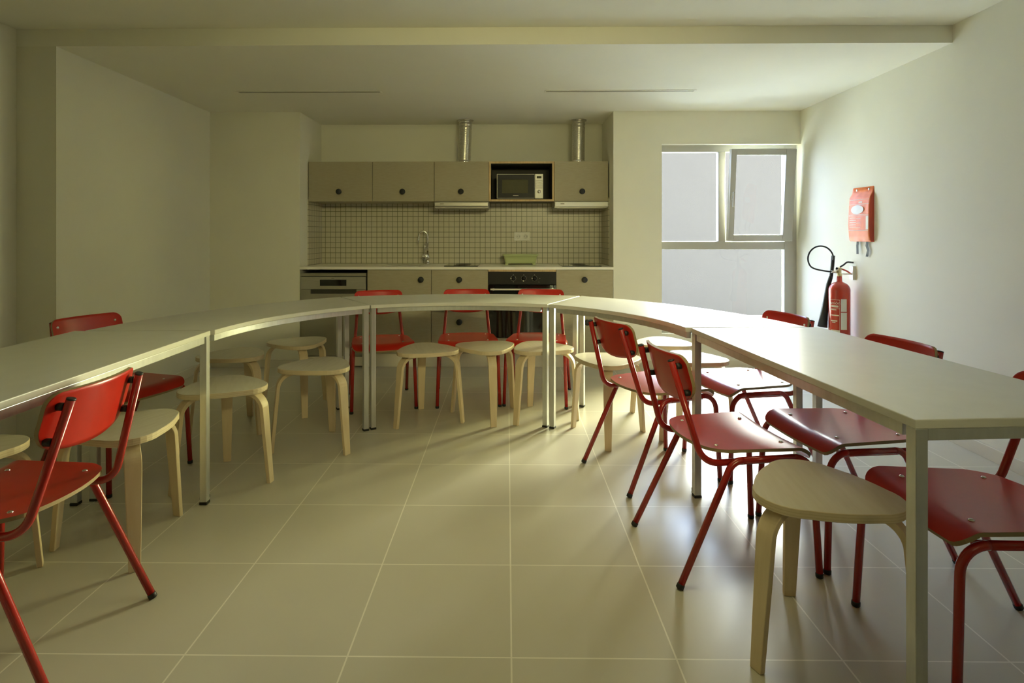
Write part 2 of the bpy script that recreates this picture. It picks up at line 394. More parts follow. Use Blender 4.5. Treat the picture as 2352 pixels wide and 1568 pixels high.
def back_grid():
    W = .172; zt, zb = .755, .583; nx, ny = 14, 26; th = .011; mb = MB(); g = []
    def ztop(y):
        k = abs(y)-(W-.035); return zt-(.035-sqrt(max(.035**2-k*k, 0)) if k > 0 else 0)
    def zbot(y):
        a = abs(y); z = zb+.028*(a/W)**2; k = a-(W-.05)
        return z+(.05-sqrt(max(.05**2-k*k, 0)) if k > 0 else 0)
    for j in range(ny+1):
        y = -W*cos(pi*j/ny); a, b = zbot(y), ztop(y)
        g.append([(y, a+(b-a)*i/nx) for i in range(nx+1)])
    n = nx+1
    fv = [(backlean(z)+.0045+1.15*y*y+th, y, z) for r in g for y, z in r]; rv = [(p[0]-th, p[1], p[2]-.002) for p in fv]
    ff = [(j*n+i, j*n+i+1, (j+1)*n+i+1, (j+1)*n+i) for j in range(ny) for i in range(nx)]; m = len(fv)
    mb.add(fv+rv, ff, 0, True)
    for f in ff: mb.f.append([m+i for i in f[::-1]]); mb.m.append(0); mb.sm.append(True)
    ring = [i for i in range(n)]+[j*n+nx for j in range(1, ny+1)]+[ny*n+i for i in range(nx-1, -1, -1)]+[j*n for j in range(ny-1, 0, -1)]
    for k in range(len(ring)):
        a, b = ring[k], ring[(k+1) % len(ring)]; mb.f.append([a, b, m+b, m+a]); mb.m.append(1); mb.sm.append(False)
    return mb
TR = .0115
def make_chair():
    t = thing('school_chair', '', 'chair')
    seat = seat_grid().build('seat', [M_red, M_cedge], t)
    for x in (.165, .405):
        for y in (-.135, .135):
            z = .4335+.008*(y/.2)**2
            MB().lathe([(.0, .0045), (.005, .0035), (.0075, .001), (.0075, -.001)][::-1], 14, o=(x, y, z)).build('seat_bolt', M_bolt, seat)
    back = back_grid().build('backrest', [M_red, M_cedge], t)
    for s in (-1, 1):
        full = fillet([(.497, .21*s, .012), (.478, .198*s, .407), (.195, .193*s, .404), (.003, .21*s, .012)], [.07, .055], 10)
        # cut the bent tube into its front leg, rail and rear leg
        i1 = max(i for i, p in enumerate(full) if p.x > .40); i2 = min(i for i, p in enumerate(full) if p.x < .23)
        i2 = min(i2, len(full)-3); i1 = min(i1, i2-1)
        for nm, seg in (('leg', full[:i1+1]), ('side_rail', full[i1:i2+1]), ('leg', full[i2:])):
            o = MB().tube(seg, TR, 12).build(nm, M_tube, t)
            if nm == 'leg':
                foot = seg[0] if seg[0].z < .1 else seg[-1]; nx_ = seg[1] if seg[0].z < .1 else seg[-2]
                d = (nx_-foot).normalized()
                MB().tube([foot-d*.0112, foot-d*.009, foot+d*.002, foot+d*.005], .0, 12, radii=[.0105, .0128, .0128, .0118]).build('foot_cap', M_blackp, o)
        post = fillet([(backlean(.735), .140*s, .735), (.0795, .172*s, .455), (.117, .1725*s, .393), (.425, .170*s, .395)], [.10, .06], 8)
        post = fillet([(backlean(.735), .140*s, .735), (.098, .1715*s, .391), (.425, .1690*s, .393)], [.075], 12)
        po = MB().tube(post, TR, 12).build('back_post', M_tube, t)
        p0 = post[0]; d = (post[0]-post[1]).normalized()
        MB().tube([p0-d*.002, p0+d*.0005, p0+d*.002, p0+d*.003], .0, 12, radii=[.0117, .0118, .0114, .009]).build('end_cap', M_blackp, po)
        for z in (.715, .625):
            ysp = (.140+(.735-z)*.0915)*s; xs = backlean(z); xb = backlean(z)+.0045+1.15*ysp*ysp
            MB().tube([(xs+.010, ysp, z), (xb+.0005, ysp, z)], .0108, 12).build('spacer', M_blackp, t)
            MB().lathe([(.0075, -.001), (.0075, .001), (.005, .0035), (0, .0045)], 14, o=(0, 0, 0), axis='X').build('bolt', M_bolt, back)
            bo = [o for o in kids(back)][-1]; bo = max((o for o in kids(back)), key=lambda q: q.name)
            bo.location = (xb+.0112, ysp, z); bo.rotation_euler = (0, 0, pi)
    return t
chair0 = make_chair()
CH = [
 (-.956, 4.322, -72.9, 'red chair behind the middle curved table, in front of the two left base cabinets'),
 (-.310, 4.435, -84.3, 'middle red chair of the three behind the curved table, in front of the drawer unit'),
 (.258, 4.435, -98.4, 'red chair behind the curved table, standing in front of the black oven'),
 (-1.133, 1.649, 180., 'large bright red chair in the left foreground, its back turned toward us'),
 (.464, 2.795, 20.9, 'dull red chair with its back to us, the farther of two inside the right curve'),
 (.536, 2.137, 8.1, 'dull red chair, back to us, the nearer of two, just behind the large front stool'),
 (1.560, 2.297, -172.2, 'brown-red chair tucked under the right table from its outer side, middle of three there'),
 (1.480, 3.060, -167.5, 'red chair tucked under the right table from outside, nearest window and fire extinguisher'),
 (1.584, 1.629, 179., 'dark brown-red chair at right foreground edge, seat behind the front table leg'),
 (-2.153, 2.938, -20.4, 'red chair on the outer side of the left table, its backrest rising over the tabletop'),
]
for i, (x, y, a, lab) in enumerate(CH):
    o = chair0 if i == 0 else dup(chair0)
    o.location = (x, y, 0); o.rotation_euler = (0, 0, radians(a)); o['label'] = lab; o['group'] = 'red school chairs around the tables'; o['category'] = 'chair'

# ------------------------------------------------------------------ stools
def tri_outline(R=.207, rc=.105, bulge=.009, n=10):
    out = []; cs = [(Vector((cos(a), sin(a)))*(R-rc), a) for a in (0, 2*pi/3, 4*pi/3)]
    for k, (c, a) in enumerate(cs):
        for i in range(n+1):
            b = a-pi/3+2*pi/3*i/n; out.append((c.x+rc*cos(b), c.y+rc*sin(b)))
        c2, a2 = cs[(k+1) % 3]; na = a+pi/3; p = Vector((c.x+rc*cos(na), c.y+rc*sin(na))); q = Vector((c2.x+rc*cos(na), c2.y+rc*sin(na)))
        for i in range(1, 8):
            t = i/8; m = p.lerp(q, t)+Vector((cos(na), sin(na)))*bulge*4*t*(1-t); out.append((m.x, m.y))
    return out
SZ = .45
def make_stool():
    t = thing('plywood_stool', '', 'stool')
    MB().prism(tri_outline(), SZ-.0245, SZ, 0, 1).build('seat', [M_ply, M_plyedge], t, bevel=.003, seg=3, ang=50)
    path = fillet([(.075, 0, SZ-.034), (.1985, 0, SZ-.034), (.236, 0, .0004)], [.078], 14)
    path = [path[0]]+[path[0].lerp(path[1], .5)]+path[1:-1]+[path[-2].lerp(path[-1], k/5) for k in (1, 2, 3, 4)]+[path[-1]]
    th = .0175
    for k in range(3):
        a = 2*pi*k/3; mb = MB(); vs = []; n = len(path); L = [0]
        for i in range(1, n): L.append(L[-1]+(path[i]-path[i-1]).length)
        for i in range(n):
            tt = (path[min(i+1, n-1)]-path[max(i-1, 0)]).normalized(); nn = Vector((tt.z, 0, -tt.x)) if True else None
            if nn.x < 0 or (abs(nn.x) < 1e-6 and nn.z < 0): nn = -nn
            nn = Vector((-tt.z, 0, tt.x))
            f = L[i]/L[-1]; hw = .0265 if f < .35 else .0265-.0085*(f-.35)/.65
            for u, v in ((-hw, -th/2), (hw, -th/2), (hw, th/2), (-hw, th/2)):
                p = path[i]+nn*v; x, y, z = p.x, u, p.z
                if i == n-1: z = .0004
                vs.append((x*cos(a)-y*sin(a), x*sin(a)+y*cos(a), z))
        fs = [(3, 2, 1, 0), tuple((n-1)*4+j for j in range(4))]
        mb.add(vs, fs, 0)
        b = 0
        for i in range(n-1):
            for j in range(4):
                mb.f.append([i*4+j, i*4+(j+1) % 4, (i+1)*4+(j+1) % 4, (i+1)*4+j]); mb.m.append(0); mb.sm.append(False)
        mb.build('leg', M_plyleg, t, bevel=.0022, seg=2, ang=40)
    return t
stool0 = make_stool()
ST = [
 (-1.835, 1.905, 35., 'birch stool cut off by the left picture edge, seat behind the near red backrest'),
 (-1.441, 2.187, 70.7, 'birch stool under the left table, directly behind the near red chair'),
 (-1.348, 2.773, 112.3, 'birch stool behind the inner front leg of the left table'),
 (-1.646, 3.509, 91.3, 'shaded birch stool outside the left curved table, nearest the left wall'),
 (-1.401, 3.912, 59.0, 'shaded birch stool outside the left curved table, in front of the dishwasher'),
 (-1.047, 3.218, 87.0, 'birch stool inside the left curve, beside the paired table legs'),
 (-.507, 3.678, 107.0, 'leftmost of the three birch stools in front of the middle curved table'),
 (-.135, 3.774, 42.7, 'middle of the three birch stools in front of the middle curved table'),
 (.217, 3.748, 105.7, 'birch stool under the middle curved table, partly behind the paired right legs'),
 (.580, 3.392, 20.7, 'pale lit birch stool under the right curved table, behind a red chair back'),
 (1.075, 3.435, 90.7, 'bleached birch stool under the right curved table, beyond the single inner leg'),
 (1.040, 3.930, 80., 'pale birch stool outside the right curved table, near the window'),
 (.883, 1.667, 83.7, 'large birch stool in the right foreground, beside the front table leg'),
]
for i, (x, y, a, lab) in enumerate(ST):
    o = stool0 if i == 0 else dup(stool0)
    o.location = (x, y, 0); o.rotation_euler = (0, 0, radians(a)); o['label'] = lab; o['group'] = 'birch plywood stools around the tables'; o['category'] = 'stool'

# ------------------------------------------------------------------ kitchen
KX = [-1.825, -1.231, -.667, -.1685, .4255, .925]
CT, CB = .882, .859       # worktop top / bottom
FY = YW                   # base cabinet fronts
GAP = .0015
def knob(parent, x, y, z, r=.0255):
    return MB().lathe([(.010, 0), (.010, .012), (r, .013), (r, .027), (r*.93, .030), (0, .030)], 28, o=(x, y, z), axis='Y').build('knob', M_knob, parent)
def front(name, parent, x0, x1, z0, z1, y, th=.018):
    return MB().box(x0+GAP, x1-GAP, y, y+th, z0+GAP, z1-GAP).build(name, M_cab, parent, bevel=.001)
def base_unit(x0, x1, label, fronts, knobs):
    t = thing('base_cabinet', label, 'cabinet', (0, 0, 0), group='base cabinets of the kitchen')
    x0 += .0008; x1 -= .0008
    mb = MB().box(x0, x0+.016, FY+.02, YN-.02, .12, CB-.001); mb.box(x1-.016, x1, FY+.02, YN-.02, .12, CB-.001)
    mb.box(x0+.016, x1-.016, FY+.02, YN-.02, .12, .136); mb.box(x0+.016, x1-.016, YN-.03, YN-.02, .136, CB-.001); mb.box(x0+.016, x1-.016, FY+.02, FY+.1, CB-.02, CB-.001)
    mb.box(x0+.03, x0+.07, FY+.1, FY+.14, .0005, .12); mb.box(x1-.07, x1-.03, FY+.1, FY+.14, .0005, .12)
    mb.build('carcass', M_carc, t)
    for (nm, z0, z1), (kx, kz) in zip(fronts, knobs):
        f = front(nm, t, x0, x1, z0, z1, FY); knob(f, kx, FY, kz)
    return t
base_unit(KX[1], KX[2], 'khaki base cabinet with one door, right beside the dishwasher', [('door', .122, CB-.002)], [(-.757, .771)])
base_unit(KX[2], KX[3], 'khaki drawer unit with two black knobs, left of the oven', [('drawer', .489, CB-.002), ('drawer', .122, .489)], [(-.421, .771), (-.421, .401)])
base_unit(KX[4], KX[5], 'khaki drawer unit with two black knobs, right of the oven', [('drawer', .489, CB-.002), ('drawer', .122, .489)], [(.672, .771), (.695, .400)])
struct(MB().box(KX[1], KX[5]-.001, FY+.028, FY+.044, .0006, .119).build('trim_2', M_plinth))
# dishwasher
t = thing('dishwasher', 'stainless dishwasher at the left end of the kitchen, under a dark gap', 'dishwasher')
dx0, dx1 = KX[0]+.006, KX[1]-.010
MB().box(dx0, dx1, FY+.03, YN-.05, .012, .826).build('body', M_dark, t)
MB().box(dx0, dx1, FY-.002, FY+.029, .8, .826).build('top_strip', M_steeld, t, bevel=.002)
cp = MB().box(dx0+.002, dx1-.002, FY-.006, FY+.029, .686, .795).build('control_panel', M_steel, t, bevel=.002)
MB().box(-1.645, -1.412, FY-.0075, FY-.0061, .716, .77).build('display', M_bglass, cp)
MB().box(-1.545, -1.520, FY-.0068, FY-.0061, .779, .784).build('badge', M_carc, cp)
dd = MB(); dd.box(dx0+.002, dx1-.002, FY-.003, FY+.029, .10, .645); dd.box(dx0+.002, -1.73, FY-.003, FY+.029, .645, .684); dd.box(-1.325, dx1-.002, FY-.003, FY+.029, .645, .684)
do = dd.build('door', M_steeld, t, bevel=.001)
MB().box(-1.73, -1.325, FY+.016, FY+.029, .645, .684).build('recessed_handle', M_dark, do)
MB().box(dx0, dx1, FY+.035, FY+.05, .0126, .095).build('kick_plate', M_steeld, t) if False else None
MB().box(dx0+.004, dx1-.004, FY+.004, FY+.029, .0126, .093).build('kick_plate', M_plinth, t)
# oven
t = thing('oven', 'black built-in oven with three dials and a steel bar handle', 'oven')
ox0, ox1 = KX[3]+.0015, KX[4]-.0015
MB().box(ox0+.01, ox1-.01, FY+.03, YN-.06, .262, .836).build('body', M_dark, t)
pn = MB().box(ox0, ox1, FY-.004, FY+.029, .728, .84).build('control_panel', M_oven, t, bevel=.0015)
for kx, da in ((.052, 180), (.143, 260), (.237, 180)):
    k = MB().lathe([(.021, 0), (.021, .004), (.016, .006), (.015, .022), (.0, .023)], 28, o=(kx, FY-.0042, .783), axis='Y').build('dial', M_oven, pn)
    MB().lathe([(.0235, 0), (.0235, .0012), (.0222, .0012), (.0222, 0)], 28, o=(kx, FY-.0042, .783), axis='Y').build('dial_ring', M_silver, k)
    a = radians(da); px, pz = kx+.021*cos(a), .783+.021*sin(a)
    MB().lathe([(.0058, 0), (.0058, .003), (0, .0045)], 14, o=(px, FY-.009, pz), axis='Y').build('pointer', M_label, k)
for mx_, mz_ in ((.052, .815), (.143, .815), (.237, .815), (.052, .752), (.275, .751), (.283, .783)):
    MB().box(mx_-.003, mx_+.003, FY-.0048, FY-.0041, mz_-.0015, mz_+.0015).build('dial_mark', M_silver, pn)
od = MB().box(ox0, ox1, FY-.004, FY+.029, .264, .724).build('door', M_bglass, t, bevel=.0015)
h = MB().box(-.148, .418, FY-.048, FY-.034, .682, .696).build('handle', M_label, od, bevel=.002)
for hx in (-.13, .385): MB().box(hx, hx+.016, FY-.034, FY-.0042, .678, .70).build('handle_bracket', M_chrome, h)
MB().box(ox0, ox1, FY-.002, FY+.02, .8415, CB-.0012).build('filler_strip', M_oak, t)
MB().box(ox0, ox1, FY-.002, FY+.028, .122, .261).build('lower_panel', M_cab, t, bevel=.001)
mb = MB().box(ox0+.001, ox0+.017, FY+.03, YN-.06, .0006, .26); mb.box(ox1-.017, ox1-.001, FY+.03, YN-.06, .1195, .26)
MB().box(ox0+.02, ox1-.02, FY+.06, YN-.06, .0006, .26).build('plinth_box', M_carc, t)
# worktop with a cut-out for the sink
t = thing('worktop', 'white stone worktop running the whole length of the kitchen', 'worktop')
mb = MB(); wx0, wx1, wy0, wy1 = NX0+.001, NX1-.001, FY-.006, YN-.009
sx0_, sx1_, sy0_, sy1_ = -1.14, -.79, 5.28, 5.56
mb.box(wx0, sx0_, wy0, wy1, CB, CT); mb.box(sx1_, wx1, wy0, wy1, CB, CT); mb.box(sx0_, sx1_, wy0, sy0_, CB, CT); mb.box(sx0_, sx1_, sy1_, wy1, CB, CT)
mb.build('slab', M_counter, t)
s = thing('sink', 'shallow steel sink let into the white worktop left of the tap', 'sink')
mb = MB(); g = .001
a0, a1, b0, b1 = sx0_+g, sx1_-g, sy0_+g, sy1_-g
mb.box(a0, a1, b0, b1, CB-.0, CB+.003); mb.box(a0, a0+.004, b0, b1, CB+.003, CT+.0005); mb.box(a1-.004, a1, b0, b1, CB+.003, CT+.0005); mb.box(a0+.004, a1-.004, b0, b0+.004, CB+.003, CT+.0005); mb.box(a0+.004, a1-.004, b1-.004, b1, CB+.003, CT+.0005)
mb.build('basin', M_steel, s)
MB().lathe([(.03, 0), (.03, .002), (.02, .003), (0, .003)], 20, o=((a0+a1)/2, (b0+b1)/2, CB+.0031)).build('drain', M_chrome, s)
# hobs
for hx0, hx1, lab in ((-.565, -.262, 'thin black glass hob in the worktop beside the tap'), (.487, .835, 'thin black glass hob at the right end of the worktop')):
    h = thing('hob', lab, 'hob', group='black hobs on the worktop')
    MB().box(hx0, hx1, 5.20, 5.64, CT+.0006, CT+.0062).build('glass_plate', M_bglass, h, bevel=.002)
    for yy in (5.31, 5.52): MB().lathe([(.075, 0), (.075, .0003), (.072, .0003), (.072, 0)], 32, o=((hx0+hx1)/2, yy, CT+.0063)).build('cooking_zone', M_dark, h)
# tap
t = thing('kitchen_tap', 'tall chrome swan-neck tap standing on the worktop', 'tap', (-.762, 5.60, CT))
MB().lathe([(.026, .0006), (.026, .008), (.017, .012), (.017, .05), (.021, .055), (.021, .075), (.014, .085), (.012, .12)], 24).build('base', M_chrome, t)
MB().tube([(0, 0, .12)]+[(-.042+.042*cos(pi*i/14), -.006+.006*cos(pi*i/14), .255+.062*sin(pi*i/14)) for i in range(15)]+[(-.086, -.013, .235), (-.0875, -.0135, .200)], .0085, 14).build('spout', M_chrome, t)
MB().lathe([(0, -.001), (.026, 0), (.030, .006), (.030, .026), (.026, .032), (0, .033)], 28, o=(-.018, -.024, .075), axis='Y').build('mixer_body', M_chrome, t)
MB().tube([(-.022, -.045, .10), (-.022, -.047, .165), (-.022, -.049, .20)], .006, 12, radii=[.005, .0055, .007]).build('lever', M_chrome, t)
# green planter tray
t = thing('plastic_trough', 'light green plastic trough standing on the worktop', 'trough', (.122, 5.55, CT+.0008))
def ring(hx, hy, z, r=.02, n=5):
    out = []
    for k, (sx, sy) in enumerate(((1, 1), (-1, 1), (-1, -1), (1, -1))):
        for i in range(n+1):
            a = k*pi/2+pi/2*i/n; out.append((sx*(hx-r)+r*cos(a), sy*(hy-r)+r*sin(a), z))
    return out
mb = MB(); prof = [(.142, .055, .012), (.146, .058, .03), (.158, .068, .085), (.168, .075, .086), (.169, .076, .098), (.162, .069, .098), (.150, .060, .085), (.136, .050, .022)]
R = [ring(*p) for p in prof]; n = len(R[0]); mb.add([p for r in R for p in r], [(i*n+j, i*n+(j+1) % n, (i+1)*n+(j+1) % n, (i+1)*n+j) for i in range(len(R)-1) for j in range(n)], 0, True)
mb.add(R[0], [tuple(range(n-1, -1, -1))]); mb.add(R[-1], [tuple(range(n))])
mb.build('tub', M_green, t)
for sx in (-1, 1):
    mb = MB(); mb.hexa([(sx*.142-.0 if sx > 0 else -.142, -.05, 0), (sx*.142 if sx > 0 else -.10, -.05, 0), (sx*.142 if sx > 0 else -.10, .05, 0), (-.142 if sx < 0 else .142, .05, 0)], [(0, 0, 0)]*4) if False else None
    x0, x1 = sorted((sx*.142, sx*.112)); MB().box(x0, x1, -.054, .054, 0, .0118).build('foot', M_green, t, bevel=.003)
# double socket
t = thing('double_socket', 'white double power socket on the mosaic splashback', 'socket', (.1425, YN-.0085, 1.1475))
pl = MB().box(-.0765, .0765, -.010, -.0003, -.0425, .0425).build('socket_plate', M_white, t, bevel=.003)
for x in (-.036, .036):
    so = MB().lathe([(.0215, 0), (.0215, .0035), (.0185, .0035), (.0175, .0008), (0, .0008)], 24, o=(x, -.0101, 0), axis='Y').build('socket', M_white, t)
    for dx in (-.0095, .0095): MB().lathe([(.0026, 0), (.0026, .0012), (0, .0012)], 10, o=(x+dx, -.0112, 0), axis='Y').build('pin_hole', M_hole, so)
# wall cabinets
UY, UZ0, UZ1 = 5.33, 1.468, 1.83
def wall_unit(x0, x1, label, kx, z0=UZ0):
    t = thing('wall_cabinet', label, 'cabinet', group='khaki wall cabinets above the splashback')
    x0 += .0006; x1 -= .0006
    MB().box(x0, x1, UY+.019, YN-.03, z0, UZ1).build('carcass', M_cab, t)
    MB().box(x0+.02, x1-.02, YN-.03, YN-.009, UZ1-.07, UZ1-.02).build('mounting_rail', M_steel, t)
    d = front('door', t, x0, x1, z0-.002, UZ1+.002, UY); knob(d, kx, UY, 1.5565)
    return t
wall_unit(KX[0]+.009, KX[1], 'khaki wall cabinet at the far left end, above the dishwasher', -1.535)
wall_unit(KX[1], KX[2], 'khaki wall cabinet second from left, above the sink', -.954)
wall_unit(KX[2], KX[3], 'khaki wall cabinet under the left-hand foil duct, hood below it', -.422)
wall_unit(KX[4], KX[5]-.009, 'khaki wall cabinet at the right end, under the right-hand foil duct', .678)
t = thing('open_wall_cabinet', 'open wall cabinet with oak edges and dark inside, holding the microwave', 'cabinet')
ux0, ux1 = KX[3]+.0006, KX[4]-.0006; ft = .018
mb = MB().box(ux0, ux1, UY+.004, YN-.03, UZ1-ft, UZ1); mb.box(ux0, ux1, UY+.004, YN-.03, UZ0, UZ0+ft); mb.box(ux0, ux0+ft, UY+.004, YN-.03, UZ0+ft, UZ1-ft); mb.box(ux1-ft, ux1, UY+.004, YN-.03, UZ0+ft, UZ1-ft)
mb.box(ux0+ft, ux1-ft, YN-.045, YN-.03, UZ0+ft, UZ1-ft)
mb.build('carcass', M_dark, t)
mb = MB().box(ux0, ux1, UY-.001, UY+.0035, UZ1-ft, UZ1+.001); mb.box(ux0, ux1, UY-.001, UY+.0035, UZ0-.001, UZ0+ft); mb.box(ux0, ux0+ft, UY-.001, UY+.0035, UZ0+ft, UZ1-ft); mb.box(ux1-ft, ux1, UY-.001, UY+.0035, UZ0+ft, UZ1-ft)
mb.build('edge_band', M_oak, t)
MB().box(ux0+.02, ux1-.02, YN-.03, YN-.009, UZ1-.07, UZ1-.02).build('mounting_rail', M_steel, t)
# microwave
t = thing('microwave', 'silver and black microwave inside the open wall cabinet', 'microwave', (.115, 5.375, UZ0+ft+.0006))
MB().box(-.213, .213, .012, .31, .008, .236).build('body', M_silver, t, bevel=.004)
for x in (-.18, .18): MB().box(x-.012, x+.012, .03, .27, 0, .0078).build('foot', M_blackp, t)
d = MB().box(-.213, .134, -.006, .0118, .008, .236).build('door', M_silver, t, bevel=.005)
MB().box(-.206, .132, -.008, -.0061, .014, .229).build('door_glass', M_oven, d)
MB().box(-.163, .074, -.009, -.0081, .058, .182).build('viewing_window', M_mwin, d)
MB().box(-.064, -.014, -.0086, -.0081, .033, .038).build('maker_mark', M_label, d)
p = MB().box(.1355, .213, -.006, .0118, .008, .236).build('control_panel', M_silver, t, bevel=.004)
MB().box(.154, .196, -.0075, -.0061, .194, .215).build('display', M_mwin, p)
for k in range(5): MB().box(.142, .208, -.0082, -.0061, .101+k*.0165, .113+k*.0165).build('button', M_label, p, bevel=.0008)
MB().box(.142, .208, -.0072, -.0061, .014, .046).build('button', M_silver, p, bevel=.0008)
MB().lathe([(.0165, 0), (.0165, .004), (.014, .014), (0, .015)], 24, o=(.175, -.0061, .072), axis='Y').build('dial', M_chrome, p)
# extractor hoods
for hx0, hx1, lab in ((KX[2], KX[3], 'slim pull-out extractor hood under the third wall cabinet from left'), (KX[4], KX[5]-.009, 'slim white extractor hood under the rightmost wall cabinet')):
    h = thing('extractor_hood', lab, 'hood', group='slim extractor hoods')
    MB().box(hx0+.004, hx1-.004, UY+.012, YN-.05, 1.412, 1.4652).build('body', M_silver, h)
    f = MB().box(hx0+.003, hx1-.003, UY-.022, UY+.0115, 1.419, 1.4625).build('front_strip', M_white if hx0 > 0 else M_steel, h, bevel=.008, seg=3)
    MB().box(hx0+.055, hx0+.09, UY-.0226, UY-.0221, 1.441, 1.447).build('maker_mark', M_carc, f)
    MB().box(hx0+.03, hx1-.03, UY+.03, YN-.07, 1.4085, 1.4118).build('filter', M_steel, h)
# foil ducts
def duct(bx, by, tx, ty, label):
    t = thing('foil_duct', label, 'duct', group='foil extractor ducts'); P = []; R = []
    n = 60
    for i in range(n+1):
        k = i/n; P.append((bx+(tx-bx)*k, by+(ty-by)*k, 1.8325+(ZC-.004-1.8325)*k)); R.append(.0600+.0007*sin(i*2.1)+(.0030*sin(i*1.3) if k > .82 else 0))
    MB().tube(P, .06, 28, radii=R, caps=False).build('flexible_tube', M_foil, t)
    MB().lathe([(.062, .0), (.0645, .002), (.0645, .028), (.062, .03)], 28, o=(bx, by, 1.8326)).build('collar', M_chrome, t)
    MB().lathe([(.062, -.016), (.074, -.010), (.076, -.0015), (.062, -.0012)], 28, o=(tx, ty, ZC)).build('ceiling_collar', M_foil, t)
duct(-.408, 5.52, -.394, 5.53, 'crumpled foil duct rising to the ceiling above the third wall cabinet')
duct(.665, 5.52, .670, 5.53, 'foil duct rising to the ceiling above the rightmost wall cabinet')

# ------------------------------------------------------------------ fire extinguisher
EX, EY, EZ = 2.425, 4.31, .275
t = thing('fire_extinguisher', 'red fire extinguisher hung on the right wall beside the window', 'extinguisher', (EX, EY, EZ))
r = .071
prof = [(0, .004), (.05, .0), (.066, .006), (r, .02), (r, .485)]+[(r*cos(a), .485+.062*sin(a)) for a in [pi/2*i/10 for i in range(1, 9)]]+[(.018, .549), (.0165, .585)]
MB().lathe(prof, 40).build('cylinder', M_ext, t)
va = MB().lathe([(.014, .5855), (.018, .589), (.018, .603), (.013, .607), (.013, .628), (.017, .632), (.017, .645), (.008, .650), (0, .651)], 20).build('valve', M_brass, t)
MB().tube([(-.014, 0, .618), (-.05, -.004, .618), (-.062, -.005, .618)], .009, 12, radii=[.011, .010, .007]).build('outlet', M_chrome, va)
MB().tube(fillet([(.005, 0, .653), (.03, 0, .668), (.055, 0, .69), (.10, 0, .685)], .03, 6), .006, 10).build('carrying_handle', M_blackp, va)
MB().tube(fillet([(.012, 0, .640), (.05, -.003, .625), (.085, -.005, .600)], .03, 6), .0058, 10).build('squeeze_lever', M_ext, va)
MB().lathe([(.012, 0), (.012, .003), (.009, .003), (.009, 0)], 18, o=(-.026, -.012, .642), axis='Y').build('pull_ring', M_chrome, va)
pts = []
for i in range(25):
    a = radians(-112-i*10.6); pts.append((-.128+.088*cos(a)*1.0, .02-.0016*i+.02, .716+.092*sin(a)))
hp = [(-.062, -.005, .618), (-.09, .005, .620)]+[tuple(p) for p in pts]+[(-.028, .03, .70)]
def smooth(P, k=3):
    P = [Vector(p) for p in P]
    for _ in range(k): P = [P[0]]+[(P[i-1]+P[i]*2+P[i+1])/4 for i in range(1, len(P)-1)]+[P[-1]]
    return P
MB().tube(smooth(hp), .0058, 10).build('hose', M_blackp, t)
MB().tube([(-.026, .034, .735), (-.029, .040, .66), (-.034, .048, .58)], .0125, 14).build('hose_grip', M_blackp, t)
MB().tube([(-.034, .050, .579), (-.045, .064, .52), (-.070, .062, .36), (-.092, .060, .205)], .02, 18, radii=[.014, .016, .022, .034]).build('horn', M_blackp, t)
mb = MB().box(.085, .118, -.022, .022, .56, .66); mb.box(.02, .085, -.012, -.006, .598, .606); mb.box(.02, .085, .006, .012, .598, .606)
mb.build('wall_mount', M_white, t, bevel=.002)
MB().box(.073, .118, -.02, .02, .10, .13).build('wall_mount', M_white, t, bevel=.002)
def wrap(a0, a1, z0, z1, m, name, off=.0008, n=12):
    mb = MB(); vs = []
    for i in range(n+1):
        a = radians(a0+(a1-a0)*i/n)
        for z in (z0, z1):
            for rr in (r+.0002, r+off): vs.append((rr*cos(a), rr*sin(a), z))
    fs = []
    for i in range(n):
        b = i*4; c = b+4
        fs += [(b+1, c+1, c+3, b+3), (b, b+2, c+2, c), (b, c, c+1, b+1), (b+2, b+3, c+3, c+2)]
    fs += [(0, 1, 3, 2), (n*4, n*4+2, n*4+3, n*4+1)]
    return mb.add(vs, fs, 0, False).build(name, m, t)
# camera-facing direction from the extinguisher is about -119 degrees
wrap(-112, -80, .335, .425, M_paper, 'inspection_label'); wrap(-112, -79, .205, .328, M_paper, 'inspection_label')
lb = wrap(-170, -116, .07, .42, M_ext, 'instruction_label', .0006)
def bars(parent, rows, m):
    mb = MB()
    for a0, a1, z0, z1 in rows:
        n = 6; vs = []
        for i in range(n+1):
            a = radians(a0+(a1-a0)*i/n)
            for z in (z0, z1): vs.append(((r+.0012)*cos(a), (r+.0012)*sin(a), z))
        mb.add(vs, [(2*i, 2*i+2, 2*i+3, 2*i+1) for i in range(n)], 0, True)
    return mb.build('printed_lines', m, parent)
bars(lb, [(-169, -117, .417, .4195), (-169, -117, .353, .3555), (-118.5, -117, .07, .42), (-165, -135, .343, .349), (-165, -122, .302, .310), (-165, -130, .262, .270), (-160, -140, .252, .257), (-167, -118, .162, .200), (-160, -150, .120, .135), (-135, -122, .120, .15), (-169, -117, .095, .098), (-160, -128, .075, .088)], M_label)
def text_mesh(txt, size):
    cu = bpy.data.curves.new('txt', 'FONT'); cu.body = txt; cu.size = size; cu.align_x = 'CENTER'; cu.extrude = 0
    o = bpy.data.objects.new('txt', cu); C.objects.link(o); bpy.context.view_layer.update()
    me = bpy.data.meshes.new_from_object(o.evaluated_get(bpy.context.evaluated_depsgraph_get())); bpy.data.objects.remove(o); bpy.data.curves.remove(cu); return me
